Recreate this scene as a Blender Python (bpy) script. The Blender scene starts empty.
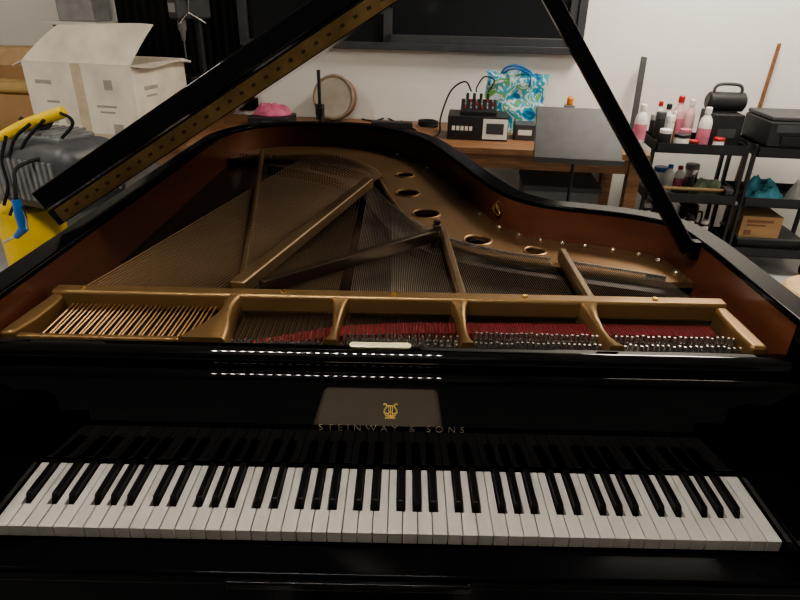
import bpy, bmesh, math, random
from mathutils import Vector, Matrix, Euler, noise
random.seed(7)
R = math.radians
scene = bpy.context.scene
COL = scene.collection
try:
    scene.view_settings.view_transform = 'AgX'
    scene.view_settings.look = 'AgX - Medium High Contrast'
except Exception: pass

# ---------------------------------------------------------------- camera
CAM = Vector((0.012, -0.66, 1.47)); PITCH = 26.4; ROLL = 1.2; F = 600.0
CROT = Matrix.Rotation(R(90-PITCH), 3, 'X') @ Matrix.Rotation(R(ROLL), 3, 'Z')
cd = bpy.data.cameras.new('camera'); cd.sensor_width = 36.0; cd.lens = 36.0*F/800.0; cd.clip_start = 0.02
cam = bpy.data.objects.new('camera', cd); COL.objects.link(cam)
cam.matrix_world = Matrix.Translation(CAM) @ CROT.to_4x4()
scene.camera = cam
def ray(px, py): return CROT @ Vector(((px-400)/F, -(py-300)/F, -1))
def P(px, py, z):
    d = ray(px, py); return CAM + d*((z-CAM.z)/d.z)
def Q(px, py, y):
    d = ray(px, py); return CAM + d*((y-CAM.y)/d.y)

# ---------------------------------------------------------------- materials
MATS = {}
def M(name, col, rough=.5, metal=0., var=.12, scale=18., bump=0., coat=0., spec=.5, emit=None, est=0., stretch=(1,1,1), bscale=None):
    if name in MATS: return MATS[name]
    m = bpy.data.materials.new(name); m.use_nodes = True
    nt = m.node_tree; b = nt.nodes['Principled BSDF']
    tc = nt.nodes.new('ShaderNodeTexCoord'); mp = nt.nodes.new('ShaderNodeMapping')
    mp.inputs['Scale'].default_value = stretch
    nz = nt.nodes.new('ShaderNodeTexNoise'); nz.inputs['Scale'].default_value = scale; nz.inputs['Detail'].default_value = 5
    rp = nt.nodes.new('ShaderNodeValToRGB')
    lo = [max(0, c*(1-var)) for c in col]; hi = [min(1, c*(1+var)) for c in col]
    rp.color_ramp.elements[0].position = .3; rp.color_ramp.elements[1].position = .7
    rp.color_ramp.elements[0].color = (*lo, 1); rp.color_ramp.elements[1].color = (*hi, 1)
    nt.links.new(tc.outputs['Object'], mp.inputs['Vector']); nt.links.new(mp.outputs['Vector'], nz.inputs['Vector'])
    nt.links.new(nz.outputs['Fac'], rp.inputs['Fac']); nt.links.new(rp.outputs['Color'], b.inputs['Base Color'])
    b.inputs['Roughness'].default_value = rough; b.inputs['Metallic'].default_value = metal
    b.inputs['Coat Weight'].default_value = coat; b.inputs['Coat Roughness'].default_value = .03
    b.inputs['Specular IOR Level'].default_value = spec
    if emit:
        b.inputs['Emission Color'].default_value = (*emit, 1); b.inputs['Emission Strength'].default_value = est
    if bump:
        bp = nt.nodes.new('ShaderNodeBump'); bp.inputs['Strength'].default_value = bump; bp.inputs['Distance'].default_value = .01
        if bscale:
            n2 = nt.nodes.new('ShaderNodeTexNoise'); n2.inputs['Scale'].default_value = bscale
            nt.links.new(mp.outputs['Vector'], n2.inputs['Vector']); nt.links.new(n2.outputs['Fac'], bp.inputs['Height'])
        else:
            nt.links.new(nz.outputs['Fac'], bp.inputs['Height'])
        nt.links.new(bp.outputs['Normal'], b.inputs['Normal'])
    MATS[name] = m; return m

black = M('piano_black', (.003,.003,.0035), .05, spec=.4, var=.2)
rimblack = M('rim_black', (.003,.003,.0035), .16, spec=.12, var=.2)
ivory = M('ivory', (.38,.358,.32), .28, var=.03, scale=30)
ebony = M('ebony', (.006,.006,.006), .3, spec=.35)
veneer = M('mahogany', (.10,.034,.018), .28, var=.18, scale=7, stretch=(1,1,8), coat=.2)
gold = M('gold_plate', (.225,.138,.060), .40, metal=.7, var=.07, scale=10)
bronze = M('bronze_plate', (.245,.150,.076), .38, metal=.75, var=.12, scale=8)
ltbronze = M('light_bronze', (.16,.105,.057), .34, metal=.65)
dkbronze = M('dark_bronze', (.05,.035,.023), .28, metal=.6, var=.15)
bay = M('pin_bay', (.022,.015,.01), .45, metal=.2, var=.2)
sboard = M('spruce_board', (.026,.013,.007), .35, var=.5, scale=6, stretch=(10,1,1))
brass = M('brass', (.85,.58,.2), .25, metal=.9, var=.1)
palebrass = M('pale_brass', (.8,.72,.5), .35, metal=.3, var=.08)
shadecopper = M('shaded_copper_winding', (.095,.056,.029), .36, metal=.8, var=.6, scale=3)  # winding colour darkened to stand for shade inside the case
litcopper = M('lit_bare_copper', (.42,.26,.13), .3, metal=.85, var=.2, scale=8)  # bare front lengths of bass strings, colour brightened as if lit
shadesteel = M('shaded_steel_wire', (.20,.15,.10), .32, metal=.9, var=.5, scale=3)  # steel wire with shade put into its colour, for tenor and front lengths
steel = M('steel_wire', (.50,.45,.38), .28, metal=.9, var=.35, scale=4)
pinmat = M('tuning_pin_steel', (.50,.48,.45), .2, metal=.9, var=.1)
red = M('red_felt', (.14,.006,.011), .95, var=.2, scale=90)
wallm = M('wall_paint', (.78,.765,.735), .85, var=.025, scale=3, bump=.05, bscale=120)
floorm = M('concrete', (.40,.40,.405), .55, var=.15, scale=4)
ceilm = M('ceiling_paint', (.55,.53,.5), .9, var=.03)
benchwood = M('bench_wood', (.22,.112,.055), .5, var=.35, scale=7, stretch=(1,9,9))
blackmetal = M('black_metal', (.015,.015,.016), .45)
blackplastic = M('black_plastic', (.02,.02,.021), .5, var=.2)
charcoal = M('charcoal_plastic', (.07,.07,.073), .45, var=.2)
darkgrey = M('dark_grey_plastic', (.06,.06,.064), .5)
deskgrey = M('desk_grey', (.07,.07,.074), .45)
midgrey = M('mid_grey_plastic', (.15,.15,.15), .5)
fingrey = M('fin_grey_plastic', (.20,.20,.20), .45)
grey = M('grey_plastic', (.3,.3,.3), .5)
whitecard = M('white_card', (.72,.66,.56), .8, var=.16, scale=6, bump=.25, bscale=7)
browncard = M('brown_card', (.42,.26,.13), .8, var=.1, scale=6)
palebrown = M('pale_brown_card', (.52,.36,.21), .8, var=.1)
tancard = M('tan_card', (.50,.36,.15), .7, var=.12)
printgrey = M('print_grey', (.38,.345,.30), .8)
tape = M('packing_tape', (.56,.47,.34), .35)
yellow = M('yellow_paint', (.78,.53,.03), .4, var=.08)
blue = M('blue_plastic', (.02,.13,.38), .35)
chrome = M('chrome', (.6,.6,.6), .2, metal=1.)
white = M('white_plastic', (.75,.73,.70), .4, var=.04)
pink = M('pink_label', (.62,.20,.28), .5, var=.2)
palepink = M('pale_pink_plastic', (.66,.42,.44), .45, var=.1)
pinkcloth = M('pink_cloth', (.50,.13,.22), .9, var=.25)
redp = M('red_plastic', (.42,.03,.03), .4)
glassdark = M('night_glass', (.018,.020,.023), .12, var=.15, scale=2)
framem = M('window_aluminium', (.065,.068,.074), .45, metal=.3)
cloth_black = M('black_cloth', (.006,.006,.007), .95)
stickwood = M('brown_stick_wood', (.22,.10,.05), .5, var=.3, stretch=(8,8,1))
palewood = M('pale_wood', (.55,.38,.2), .5, var=.2, stretch=(8,1,8))
dullwood = M('dull_hoop_wood', (.27,.22,.16), .6, var=.2)
membrane = M('drum_skin', (.40,.36,.30), .8, var=.12, scale=8)
tealcloth = M('teal_rag', (.08,.30,.38), .9, var=.5, scale=14)
whitecloth = M('white_rag', (.6,.6,.56), .9, var=.15)
greencloth = M('green_rag', (.33,.42,.30), .9, var=.4, scale=14)
seatleather = M('pale_grey_leather', (.66,.58,.48), .5, var=.05)
rubber = M('rubber', (.01,.01,.01), .8)
ledm = M('led', (.9,.95,1), .3, emit=(1,.95,.88), est=320.)

def bagmat():
    m = bpy.data.materials.new('printed_bag'); m.use_nodes = True
    nt = m.node_tree; b = nt.nodes['Principled BSDF']
    tc = nt.nodes.new('ShaderNodeTexCoord'); v = nt.nodes.new('ShaderNodeTexNoise'); v.inputs['Scale'].default_value = 13; v.inputs['Detail'].default_value = 2; v.inputs['Distortion'].default_value = .8
    rp = nt.nodes.new('ShaderNodeValToRGB'); rp.color_ramp.interpolation = 'CONSTANT'
    cols = [(.02,.14,.36), (.03,.30,.44), (.58,.64,.64), (.05,.36,.50), (.16,.36,.10), (.55,.62,.64)]
    ps = [0,.38,.47,.52,.57,.64]
    e = rp.color_ramp.elements
    e[0].color = (*cols[0],1); e[0].position = 0; e[1].color = (*cols[1],1); e[1].position = ps[1]
    for i, c in enumerate(cols[2:]):
        n = e.new(ps[i+2]); n.color = (*c,1)
    nt.links.new(tc.outputs['Object'], v.inputs['Vector'])
    nt.links.new(v.outputs['Fac'], rp.inputs['Fac']); nt.links.new(rp.outputs['Color'], b.inputs['Base Color'])
    b.inputs['Roughness'].default_value = .3
    return m
bagm = bagmat()

# ---------------------------------------------------------------- mesh builder
class MB:
    def __init__(s): s.bm = bmesh.new(); s.mi = 0
    def _f(s, vs):
        try:
            f = s.bm.faces.new(vs); f.material_index = s.mi; return f
        except ValueError: return None
    def box(s, c, d, rot=None, top=1.0):
        c = Vector(c); r = Euler(rot).to_matrix() if rot else Matrix.Identity(3)
        v = []
        for k in (-1, 1):
            t = top if k > 0 else 1
            for x, y in ((-1,-1),(1,-1),(1,1),(-1,1)):
                v.append(s.bm.verts.new(c + r @ Vector((x*d[0]/2*t, y*d[1]/2*t, k*d[2]/2))))
        for q in ((3,2,1,0),(4,5,6,7),(0,1,5,4),(1,2,6,5),(2,3,7,6),(3,0,4,7)): s._f([v[i] for i in q])
        return s
    def b(s, x0, x1, y0, y1, z0, z1): return s.box(((x0+x1)/2,(y0+y1)/2,(z0+z1)/2),(x1-x0,y1-y0,z1-z0))
    def bar(s, p0, p1, w, h, up=(0,0,1)):
        p0, p1, up = Vector(p0), Vector(p1), Vector(up)
        t = (p1-p0).normalized(); a = t.cross(up).normalized(); u = a.cross(t)
        v = [s.bm.verts.new(p + a*x*w/2 + u*y*h/2) for p in (p0,p1) for x, y in ((-1,-1),(1,-1),(1,1),(-1,1))]
        for q in ((3,2,1,0),(4,5,6,7),(0,1,5,4),(1,2,6,5),(2,3,7,6),(3,0,4,7)): s._f([v[i] for i in q])
        return s
    def tube(s, pts, r, n=8, cap=True):
        pts = [Vector(p) for p in pts]; rs = r if isinstance(r, (list,tuple)) else [r]*len(pts)
        rings = []; prev = None
        for i, p in enumerate(pts):
            t = (pts[min(i+1,len(pts)-1)]-pts[max(i-1,0)]).normalized()
            if prev is None:
                a = t.cross(Vector((0,0,1)) if abs(t.z) < .9 else Vector((1,0,0))).normalized()
            else:
                a = (prev - t*prev.dot(t)).normalized()
            prev = a; bb = t.cross(a)
            rings.append([s.bm.verts.new(p + (a*math.cos(2*math.pi*k/n)+bb*math.sin(2*math.pi*k/n))*rs[i]) for k in range(n)])
        for i in range(len(rings)-1):
            for k in range(n): s._f([rings[i][k], rings[i][(k+1)%n], rings[i+1][(k+1)%n], rings[i+1][k]])
        if cap: s._f(rings[0][::-1]); s._f(rings[-1])
        return s
    def cyl(s, p0, p1, r0, r1=None, n=16): return s.tube([p0,p1], [r0, r0 if r1 is None else r1], n)
    def prism(s, poly, axis, a, b):
        def mk(u, v, w): return {'x':(w,u,v),'y':(u,w,v),'z':(u,v,w)}[axis]
        A = [s.bm.verts.new(mk(u,v,a)) for u, v in poly]; B = [s.bm.verts.new(mk(u,v,b)) for u, v in poly]
        s._f(A[::-1]); s._f(B); n = len(poly)
        for i in range(n): s._f([A[i],A[(i+1)%n],B[(i+1)%n],B[i]])
        return s
    def lathe(s, prof, c=(0,0,0), n=20):
        c = Vector(c); rings = []
        for r, z in prof:
            rings.append([s.bm.verts.new(c+Vector((r*math.cos(2*math.pi*k/n), r*math.sin(2*math.pi*k/n), z))) for k in range(n)])
        for i in range(len(rings)-1):
            for k in range(n): s._f([rings[i][k], rings[i][(k+1)%n], rings[i+1][(k+1)%n], rings[i+1][k]])
        s._f(rings[0][::-1]); s._f(rings[-1]); return s
    def ring(s, c, R0, r, normal=(0,0,1), n=28, m=8):
        c = Vector(c); q = Vector((0,0,1)).rotation_difference(Vector(normal))
        rings = []
        for i in range(n):
            a = 2*math.pi*i/n; d = Vector((math.cos(a),math.sin(a),0))
            rings.append([s.bm.verts.new(c + q @ (d*(R0+r*math.cos(2*math.pi*k/m)) + Vector((0,0,r*math.sin(2*math.pi*k/m))))) for k in range(m)])
        for i in range(n):
            for k in range(m): s._f([rings[i][k], rings[(i+1)%n][k], rings[(i+1)%n][(k+1)%m], rings[i][(k+1)%m]])
        return s
    def heap(s, w, d, h, seed=0, n=16):
        g = []
        for i in range(n+1):
            row = []
            for j in range(n+1):
                u, v = i/n*2-1, j/n*2-1
                rr = math.sqrt(u*u+v*v)
                e = max(0, 1-rr**2.2)
                nz = noise.noise(Vector((u*2.2+seed, v*2.2, seed*.7)))+.5*noise.noise(Vector((u*5+seed, v*5, 3.)))
                z = h*max(0.0, e**.6*(.75+.55*nz))
                k = 1+.18*noise.noise(Vector((u*1.5, v*1.5, seed+9.)))
                sc = 1/max(1, rr)
                row.append(s.bm.verts.new((u*w/2*k*sc, v*d/2*k*sc, z+.002)))
            g.append(row)
        for i in range(n):
            for j in range(n): s._f([g[i][j],g[i+1][j],g[i+1][j+1],g[i][j+1]])
        return s
    def build(s, name, mat, parent=None, bevel=0., seg=2, smooth=True, loc=None, rotz=0.):
        bmesh.ops.remove_doubles(s.bm, verts=s.bm.verts, dist=1e-6)
        bmesh.ops.recalc_face_normals(s.bm, faces=s.bm.faces)
        me = bpy.data.meshes.new(name); s.bm.to_mesh(me); s.bm.free()
        for m in (mat if isinstance(mat, (list,tuple)) else [mat]): me.materials.append(m)
        o = bpy.data.objects.new(name, me); COL.objects.link(o)
        if smooth:
            for p in me.polygons: p.use_smooth = True
            me.set_sharp_from_angle(angle=R(32))
        if bevel:
            bv = o.modifiers.new('bevel', 'BEVEL'); bv.width = bevel; bv.segments = seg; bv.limit_method = 'ANGLE'; bv.angle_limit = R(33)
            bv.harden_normals = True
        if parent: o.parent = parent
        if loc is not None: o.location = loc
        if rotz: o.rotation_euler.z = rotz
        return o

def tag(o, label, cat, group=None):
    o['label'] = label; o['category'] = cat
    if group: o['group'] = group
    return o
def thing(name, label, cat, loc=(0,0,0), rotz=0., group=None):
    o = bpy.data.objects.new(name, None); COL.objects.link(o); o.empty_display_size = .05
    o.location = loc; o.rotation_euler.z = rotz
    return tag(o, label, cat, group)
def structure(o): o['kind'] = 'structure'; return o
def copy_part(o, parent, loc=None):
    c = o.copy(); COL.objects.link(c); c.parent = parent
    if loc is not None: c.location = loc
    return c
def local(o, w): return Matrix.Rotation(-o.rotation_euler.z,3,'Z') @ (Vector(w)-o.location)
def catmull(pts, n=8):
    out = []; p = [Vector((*q, 0)) if len(q) == 2 else Vector(q) for q in pts]
    p = [p[0]*2-p[1]] + p + [p[-1]*2-p[-2]]
    for i in range(1, len(p)-2):
        for k in range(n):
            t = k/n; a, b, c, d = p[i-1], p[i], p[i+1], p[i+2]
            out.append(.5*((2*b)+(c-a)*t+(2*a-5*b+4*c-d)*t*t+(3*b-a-3*c+d)*t**3))
    out.append(p[-2]); return out

# ---------------------------------------------------------------- room
RZ = R(-6.0); PIV = Vector((0, 3.55, 0))
def room(lx, ly, z=0):
    return PIV + Matrix.Rotation(RZ, 3, 'Z') @ Vector((lx, ly, z))
def rb(name, mat, *bx, parent=None):
    m = MB()
    for q in bx: m.b(*q)
    return structure(m.build(name, mat, parent, smooth=False, loc=PIV if not parent else None, rotz=RZ if not parent else 0))
rb('floor', floorm, (-3.4,3.4,-6.5,0,-.1,0))
rb('ceiling', ceilm, (-3.4,3.4,-6.5,0,3.0,3.1))
rb('wall_back', wallm, (-3.5,3.5,0,.1,-.1,3.1))
rb('wall_left', wallm, (-3.5,-3.4,-6.5,0,-.1,3.1))
rb('wall_right', wallm, (3.4,3.5,-6.5,0,-.1,3.1))
rb('wall_front', M('dark_wall', (.12,.115,.11), .9), (-3.5,3.5,-6.6,-6.5,-.1,3.1))
# window
WL, WR, WB, WT = -1.02, 1.08, 1.225, 2.1
w = rb('window_1', glassdark, (WL,WR,-.025,-.005,WB,WT))
fr = MB()
fr.b(WL-.05,WR+.04,-.07,0,WB-.03,WB+.012).b(WL-.05,WR+.04,-.07,0,WT-.01,WT+.05).b(WL-.05,WL+.01,-.07,0,WB,WT).b(WR-.01,WR+.04,-.07,0,WB,WT)
f = structure(fr.build('window_frame', framem, w, bevel=.004))
sh = MB(); xm = -.12
sh.b(xm,WR-.01,-.055,-.02,WB+.012,WB+.06).b(xm,xm+.05,-.055,-.02,WB+.012,WT-.01).b(WR-.06,WR-.01,-.055,-.02,WB+.012,WT-.01)
structure(sh.build('window_sash', framem, w, bevel=.004))

# ---------------------------------------------------------------- PIANO
piano = thing('grand_piano', 'black glossy grand piano with open lid, gold iron plate and full keyboard', 'piano', (0,0,0))
# -- rim
inner = catmull([(.69,.24),(.69,.42),(.69,.60),(.672,.735),(.60,.797),(.50,.835),(.418,.860),(.348,.905),(.285,1.0),(.22,1.226),(.145,1.53),(.08,1.72),(-.04,1.875),(-.2,1.955),(-.42,1.96),(-.59,1.89),(-.675,1.74),(-.69,1.55),(-.69,1.1),(-.69,.6),(-.69,.24)], 6)
TH = .056
outer = []
for i, p in enumerate(inner):
    t = (inner[min(i+1,len(inner)-1)]-inner[max(i-1,0)]).normalized(); outer.append(p+Vector((t.y,-t.x,0))*TH)
ZB, ZT = .64, 1.0
m = MB(); rings = []
for a, b in zip(outer, inner):
    rings.append([m.bm.verts.new((q.x,q.y,z)) for q, z in ((a,ZB),(a,ZT),(b,ZT),(b,ZT-.012),(b,ZB))])
for i in range(len(rings)-1):
    for k in range(5):
        m.mi = 1 if k == 3 else 0
        m._f([rings[i][k], rings[i+1][k], rings[i+1][(k+1)%5], rings[i][(k+1)%5]])
m.mi = 0; m._f(rings[0]); m._f(rings[-1][::-1])
rim = m.build('rim', [rimblack, veneer], piano, bevel=.005, seg=3)
# emblem curl on the inner rim: an open script-like flourish
cpt = Vector((.288,.990,.952)); nn = Vector((-.93,-.36,0)); tt = Vector((-.36,.93,0))
sp_ = catmull([(-.020,.016),(-.006,.021),(.004,.012),(-.004,-.002),(-.014,-.012),(-.006,-.020),(.010,-.016),(.016,-.004),(.008,.004),(.0,-.004)],5)
MB().tube([cpt+nn*.006+tt*(p.x*1.3)+Vector((0,0,p.y)) for p in sp_], .0024, 6).build('brass_curl', brass, rim)
# -- arms
prof = [(-.055,.69),(-.055,.735),(-.045,.775),(-.01,.80),(.06,.825),(.13,.885),(.19,.965),(.215,.99),(.25,1.0),(.25,.62),(-.02,.62)]
for s in (-1,1):
    x0, x1 = (.69,.746) if s > 0 else (-.746,-.69)
    MB().prism(prof,'x',x0,x1).build('arm', rimblack, piano, bevel=.006, seg=3)
    x0, x1 = (.6135,.69) if s > 0 else (-.69,-.6135)
    MB().b(x0,x1,-.025,.15,.66,.752).build('cheek_block', black, piano, bevel=.005, seg=3)
ksm = M('keyslip_black',(.003,.003,.0035),.12,spec=.06,var=.2)
MB().b(-.69,.69,-.025,.30,.605,.688).build('keybed', ksm, piano, bevel=.003)
MB().b(-.69,.69,-.055,.004,.690,.716).build('keyslip', ksm, piano, bevel=.007, seg=4)
MB().b(-.235,.125,-.064,-.052,.694,.709).build('keyslip_rail', rimblack, piano, bevel=.004, seg=4)
# -- fallboard
fbm = M('fallboard_black', (.002,.002,.0024), .03, spec=.24, var=.2)
railm = M('rail_black', (.002,.002,.0024), .028, spec=.5, var=.2)
fb = MB().prism([(.1515,.738),(.169,.915),(.1955,.916),(.1955,.738)],'x',-.688,.688).build('fallboard', fbm, piano, bevel=.012, seg=10)
MB().prism([(.196,.70),(.196,.943),(.24,.9415),(.24,.70)],'x',-.689,.689).build('front_rail', railm, piano, bevel=.018, seg=12)
TILT = math.atan2(.0175,.177)
def face_y(z): return .1515+(z-.738)/.177*.0175
def text_mesh(body, size, spacing=1.0, ext=.0004):
    cu = bpy.data.curves.new('txt','FONT'); cu.body = body; cu.size = size; cu.align_x = 'CENTER'; cu.align_y = 'CENTER'; cu.extrude = ext; cu.space_character = spacing
    cu.offset = -.00035
    o = bpy.data.objects.new('txt', cu); COL.objects.link(o)
    bpy.context.view_layer.update()
    me = bpy.data.meshes.new_from_object(o.evaluated_get(bpy.context.evaluated_depsgraph_get()))
    bpy.data.objects.remove(o); return me
dull = M('dull_gold_inlay', (.22,.18,.125), .6, metal=.1)
me = text_mesh('STEINWAY & SONS', .017, 1.75); me.materials.append(dull)
xs = [v.co.x for v in me.vertices]; k = .248/(max(xs)-min(xs))
for v in me.vertices: v.co.x *= k
lt = bpy.data.objects.new('lettering', me); COL.objects.link(lt); lt.parent = fb
zc = .818; lt.location = (.002, face_y(zc)-.0006, zc); lt.rotation_euler = (R(90)-TILT, 0, 0)
# lyre emblem
em = MB(); zc = .853
def fp(x, z): return Vector((x, face_y(z)-.001, z))
for s in (-1,1):
    em.tube([fp(s*a*.95, zc+b*.9) for a, b in ((.002,-.012),(.008,-.010),(.0115,-.003),(.010,.004),(.0065,.009),(.0075,.014),(.0105,.0155),(.012,.013))], .0013, 6)
    em.tube([fp(s*.0105,zc-.002), fp(s*.004,zc-.006), fp(s*.002,zc-.001)], .0009, 6)
for x in (-.003,0,.003): em.tube([fp(x,zc-.011), fp(x,zc+.011)], .0006, 5)
em.tube([fp(-.008,zc+.010), fp(.008,zc+.010)], .001, 6)
em.tube([fp(-.009,zc-.0135), fp(.009,zc-.0135)], .0015, 6); em.tube([fp(0,zc-.0135), fp(0,zc-.009)], .003, 6)
em.build('lyre_emblem', M('bright_gold_leaf', (.95,.66,.22), .35, metal=.5), fb)
pl = MB(); poly = []
for k in range(24):
    a = 2*math.pi*k/24; poly.append((-.020+ (.045 if math.cos(a) > 0 else -.045)+.008*math.cos(a), .225+.008*math.sin(a)))
pl.prism(poly,'z',.9420,.9450).build('brass_name_plate', palebrass, piano, bevel=.001)
# -- keys
letters = 'ABCDEFG'; WK = .0235; X0 = -.611; KF = .009
offs = {'C':-.0022,'D':.0022,'F':-.003,'G':0,'A':.003}
bx = {}
for i in range(52):
    L = letters[i % 7]
    if L in offs and i < 51: bx[i] = X0+(i+1)*WK+offs[L]
for i in range(52):
    xl, xr = X0+i*WK+.0006, X0+(i+1)*WK-.0006
    poly = [(xl,KF),(xr,KF)]
    if i in bx: poly += [(xr,.055),(bx[i]-.0076,.055),(bx[i]-.0076,.151)]
    else: poly += [(xr,.151)]
    if i-1 in bx: poly += [(bx[i-1]+.0076,.151),(bx[i-1]+.0076,.055),(xl,.055)]
    else: poly += [(xl,.151)]
    MB().prism(poly,'z',.714,.735).build('white_key', ivory, piano, bevel=.0008, seg=2)
bk = None
for i, x in bx.items():
    if bk is None:
        q = MB(); V = [q.bm.verts.new(v) for v in ((-.0068,.060,.72),(.0068,.060,.72),(.0068,.151,.72),(-.0068,.151,.72),(-.0048,.068,.745),(.0048,.068,.745),(.0048,.151,.745),(-.0048,.151,.745))]
        for t in ((3,2,1,0),(4,5,6,7),(0,1,5,4),(1,2,6,5),(2,3,7,6),(3,0,4,7)): q._f([V[j] for j in t])
        bk = q.build('black_key', ebony, piano, bevel=.0015, seg=2); bk.location = (x,0,0)
    else: copy_part(bk, piano, (x,0,0))
# -- plate
ZF = .893
SEC = [-.665,-.325,-.105,.13,.385,.645]
plate = MB().prism([(.396,.912),(.398,.944),(.402,.949),(.428,.949),(.433,.944),(.435,.912)],'x',-.675,.658).build('iron_plate', gold, piano, bevel=.003, seg=3)
MB().b(-.69,.69,.24,.437,.875,ZF).build('pin_field', bay, plate)
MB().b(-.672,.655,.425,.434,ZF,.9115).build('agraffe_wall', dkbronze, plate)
for a in ([(-.688,.243),(-.664,.246),(-.652,.30),(-.648,.36),(-.650,.399),(-.674,.399),(-.680,.33)], [(.658,.243),(.627,.246),(.625,.30),(.627,.36),(.632,.399),(.656,.399),(.658,.33)]):
    MB().prism(a,'z',ZF,.944).build('plate_flange', gold, plate, bevel=.008, seg=4)
MB().prism([(-.66,.243),(-.372,.243),(-.372,.255),(-.655,.257)],'z',ZF,.937).build('plate_flange', gold, plate, bevel=.004, seg=3)
# front ribs
for k, x in enumerate(SEC[1:-1]):
    wdt = .017
    q = MB(); v0 = []
    if k == 0:
        prof_ = [(.245,.940,-.392,-.290),(.262,.943,-.378,-.290),(.28,.946,-.364,-.291),(.30,.948,-.352,-.295),(.325,.949,-.344,-.300),(.355,.9495,-.338,-.304),(.380,.949,-.338,-.304),(.402,.948,-.344,-.298)]
        for yy, zt, xa, xb in prof_:
            v0.append([q.bm.verts.new((xa,yy,ZF)),q.bm.verts.new((xa+.008,yy,zt-.012)),q.bm.verts.new((xa+.020,yy,zt)),q.bm.verts.new((xb-.008,yy,zt)),q.bm.verts.new((xb-.002,yy,zt-.007)),q.bm.verts.new((xb,yy,ZF))])
    else:
        lean = {1:-.02,2:.02,3:.055}[k]
        for yy, zt, fl in ((.245,.941,.006),(.265,.937,.002),(.29,.933,.0),(.32,.932,.0),(.36,.937,.002),(.385,.943,.005),(.402,.9475,.012)):
            xx = x-lean*(yy-.402)
            h = wdt/2+fl
            v0.append([q.bm.verts.new((xx-h,yy,ZF)),q.bm.verts.new((xx-h+.002,yy,zt-.005)),q.bm.verts.new((xx-h+.005,yy,zt)),q.bm.verts.new((xx+h-.005,yy,zt)),q.bm.verts.new((xx+h-.002,yy,zt-.005)),q.bm.verts.new((xx+h,yy,ZF))])
    for i in range(len(v0)-1):
        for j in range(6): q._f([v0[i][j],v0[i+1][j],v0[i+1][(j+1)%6],v0[i][(j+1)%6]])
    q._f(v0[0]); q._f(v0[-1][::-1])
    o = q.build('plate_rib', gold, plate)
    for p in o.data.polygons: p.use_smooth = True
    o.data.set_sharp_from_angle(angle=R(70))
# rear hitch panel with portholes
rin = [p for p in inner if p.y >= .575 and p.x > 0 or p.y > 1.70]
redge = catmull([(-.665,1.705),(-.55,1.745),(-.32,1.785),(-.17,1.67),(-.085,1.5),(-.045,1.3),(.0,1.1),(.05,.95),(.14,.815),(.26,.735),(.42,.675),(.62,.60)], 5)
q = MB(); bm = q.bm; edges = []
def loop(pts):
    vs = [bm.verts.new(p) for p in pts]
    for i in range(len(vs)): edges.append(bm.edges.new((vs[i], vs[(i+1)%len(vs)])))
loop([(p.x*.997,p.y-.001,.905) for p in rin] + [(p.x,p.y,.905) for p in redge])
HOLES = [(.03,1.27,.036),(.085,1.06,.038),(.215,.845,.034),(.355,.775,.025),(.02,1.50,.030)]
for hx, hy, hr in HOLES: loop([(hx+hr*math.cos(a*math.pi/12), hy+hr*math.sin(a*math.pi/12), .905) for a in range(24)])
bmesh.ops.triangle_fill(bm, use_beauty=True, use_dissolve=False, edges=edges, normal=(0,0,1))
ext = bmesh.ops.extrude_face_region(bm, geom=bm.faces[:])
bmesh.ops.translate(bm, verts=[v for v in ext['geom'] if isinstance(v, bmesh.types.BMVert)], vec=(0,0,-.014))
hp = q.build('hitch_panel', bronze, plate)
for hx, hy, hr in HOLES: MB().ring((hx,hy,.9035), hr+.003, .005).build('porthole_rim', bronze, plate)
boltm = M('bolt_steel', (.55,.47,.36), .25, metal=.9)
for i in range(14, 72, 4):
    p = inner[i]; t = (inner[i+1]-inner[i-1]).normalized(); nin = Vector((-t.y,t.x,0))
    c = p+nin*.022
    if c.y < .62: continue
    MB().lathe([(.0085,.904),(.0085,.910),(.005,.914),(.001,.9145)],(c.x,c.y,0),10).build('plate_bolt', boltm, plate)
q = MB(); q.tube([(p.x,p.y,.905) for p in redge[2:-1]], .008, 8); q.build('panel_moulding', bronze, plate)
# struts
def strut(p0, p1, w, h, mt=bronze, zc=.94):
    MB().bar((*p0,zc),(*p1,zc),w,h).build('plate_strut', mt, plate, bevel=.005, seg=3)
strut((-.312,.432),(-.548,1.74),.014,.03, ltbronze,.925)
strut((-.318,.432),(-.096,1.25),.032,.03, ltbronze,.946)
strut((.138,.432),(.122,.83),.018,.034, ltbronze,.928)
strut((.398,.432),(.402,.70),.018,.034, ltbronze,.928)
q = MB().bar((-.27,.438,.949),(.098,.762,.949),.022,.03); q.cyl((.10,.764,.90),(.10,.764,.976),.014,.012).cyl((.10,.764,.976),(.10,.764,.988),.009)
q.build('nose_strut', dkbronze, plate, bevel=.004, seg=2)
# red felt : curved band lying low in the bays
fc = catmull([(-.285,.262),(-.23,.284),(-.16,.311),(-.10,.330),(.0,.344),(.13,.352),(.30,.356),(.45,.358),(.62,.359)],8)
q = MB(); top = []
for i, p in enumerate(fc):
    wv = .008+.008*min(1, i/30)
    top.append([q.bm.verts.new((p.x,p.y-wv,ZF+.0005)),q.bm.verts.new((p.x,p.y-wv,ZF+.015)),q.bm.verts.new((p.x,p.y+wv,ZF+.020)),q.bm.verts.new((p.x,p.y+wv,ZF+.0005))])
for i in range(len(top)-1):
    for j in range(4): q._f([top[i][j],top[i+1][j],top[i+1][(j+1)%4],top[i][(j+1)%4]])
q._f(top[0]); q._f(top[-1][::-1])
q.build('felt_strip', red, plate)
for x, y in ((-.62,.415),(-.22,.415),(.0,.415),(.26,.415),(.52,.415)):
    MB().cyl((x,y,.948),(x,y,.953),.006,.005,10).build('plate_bolt', brass, plate)
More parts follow.
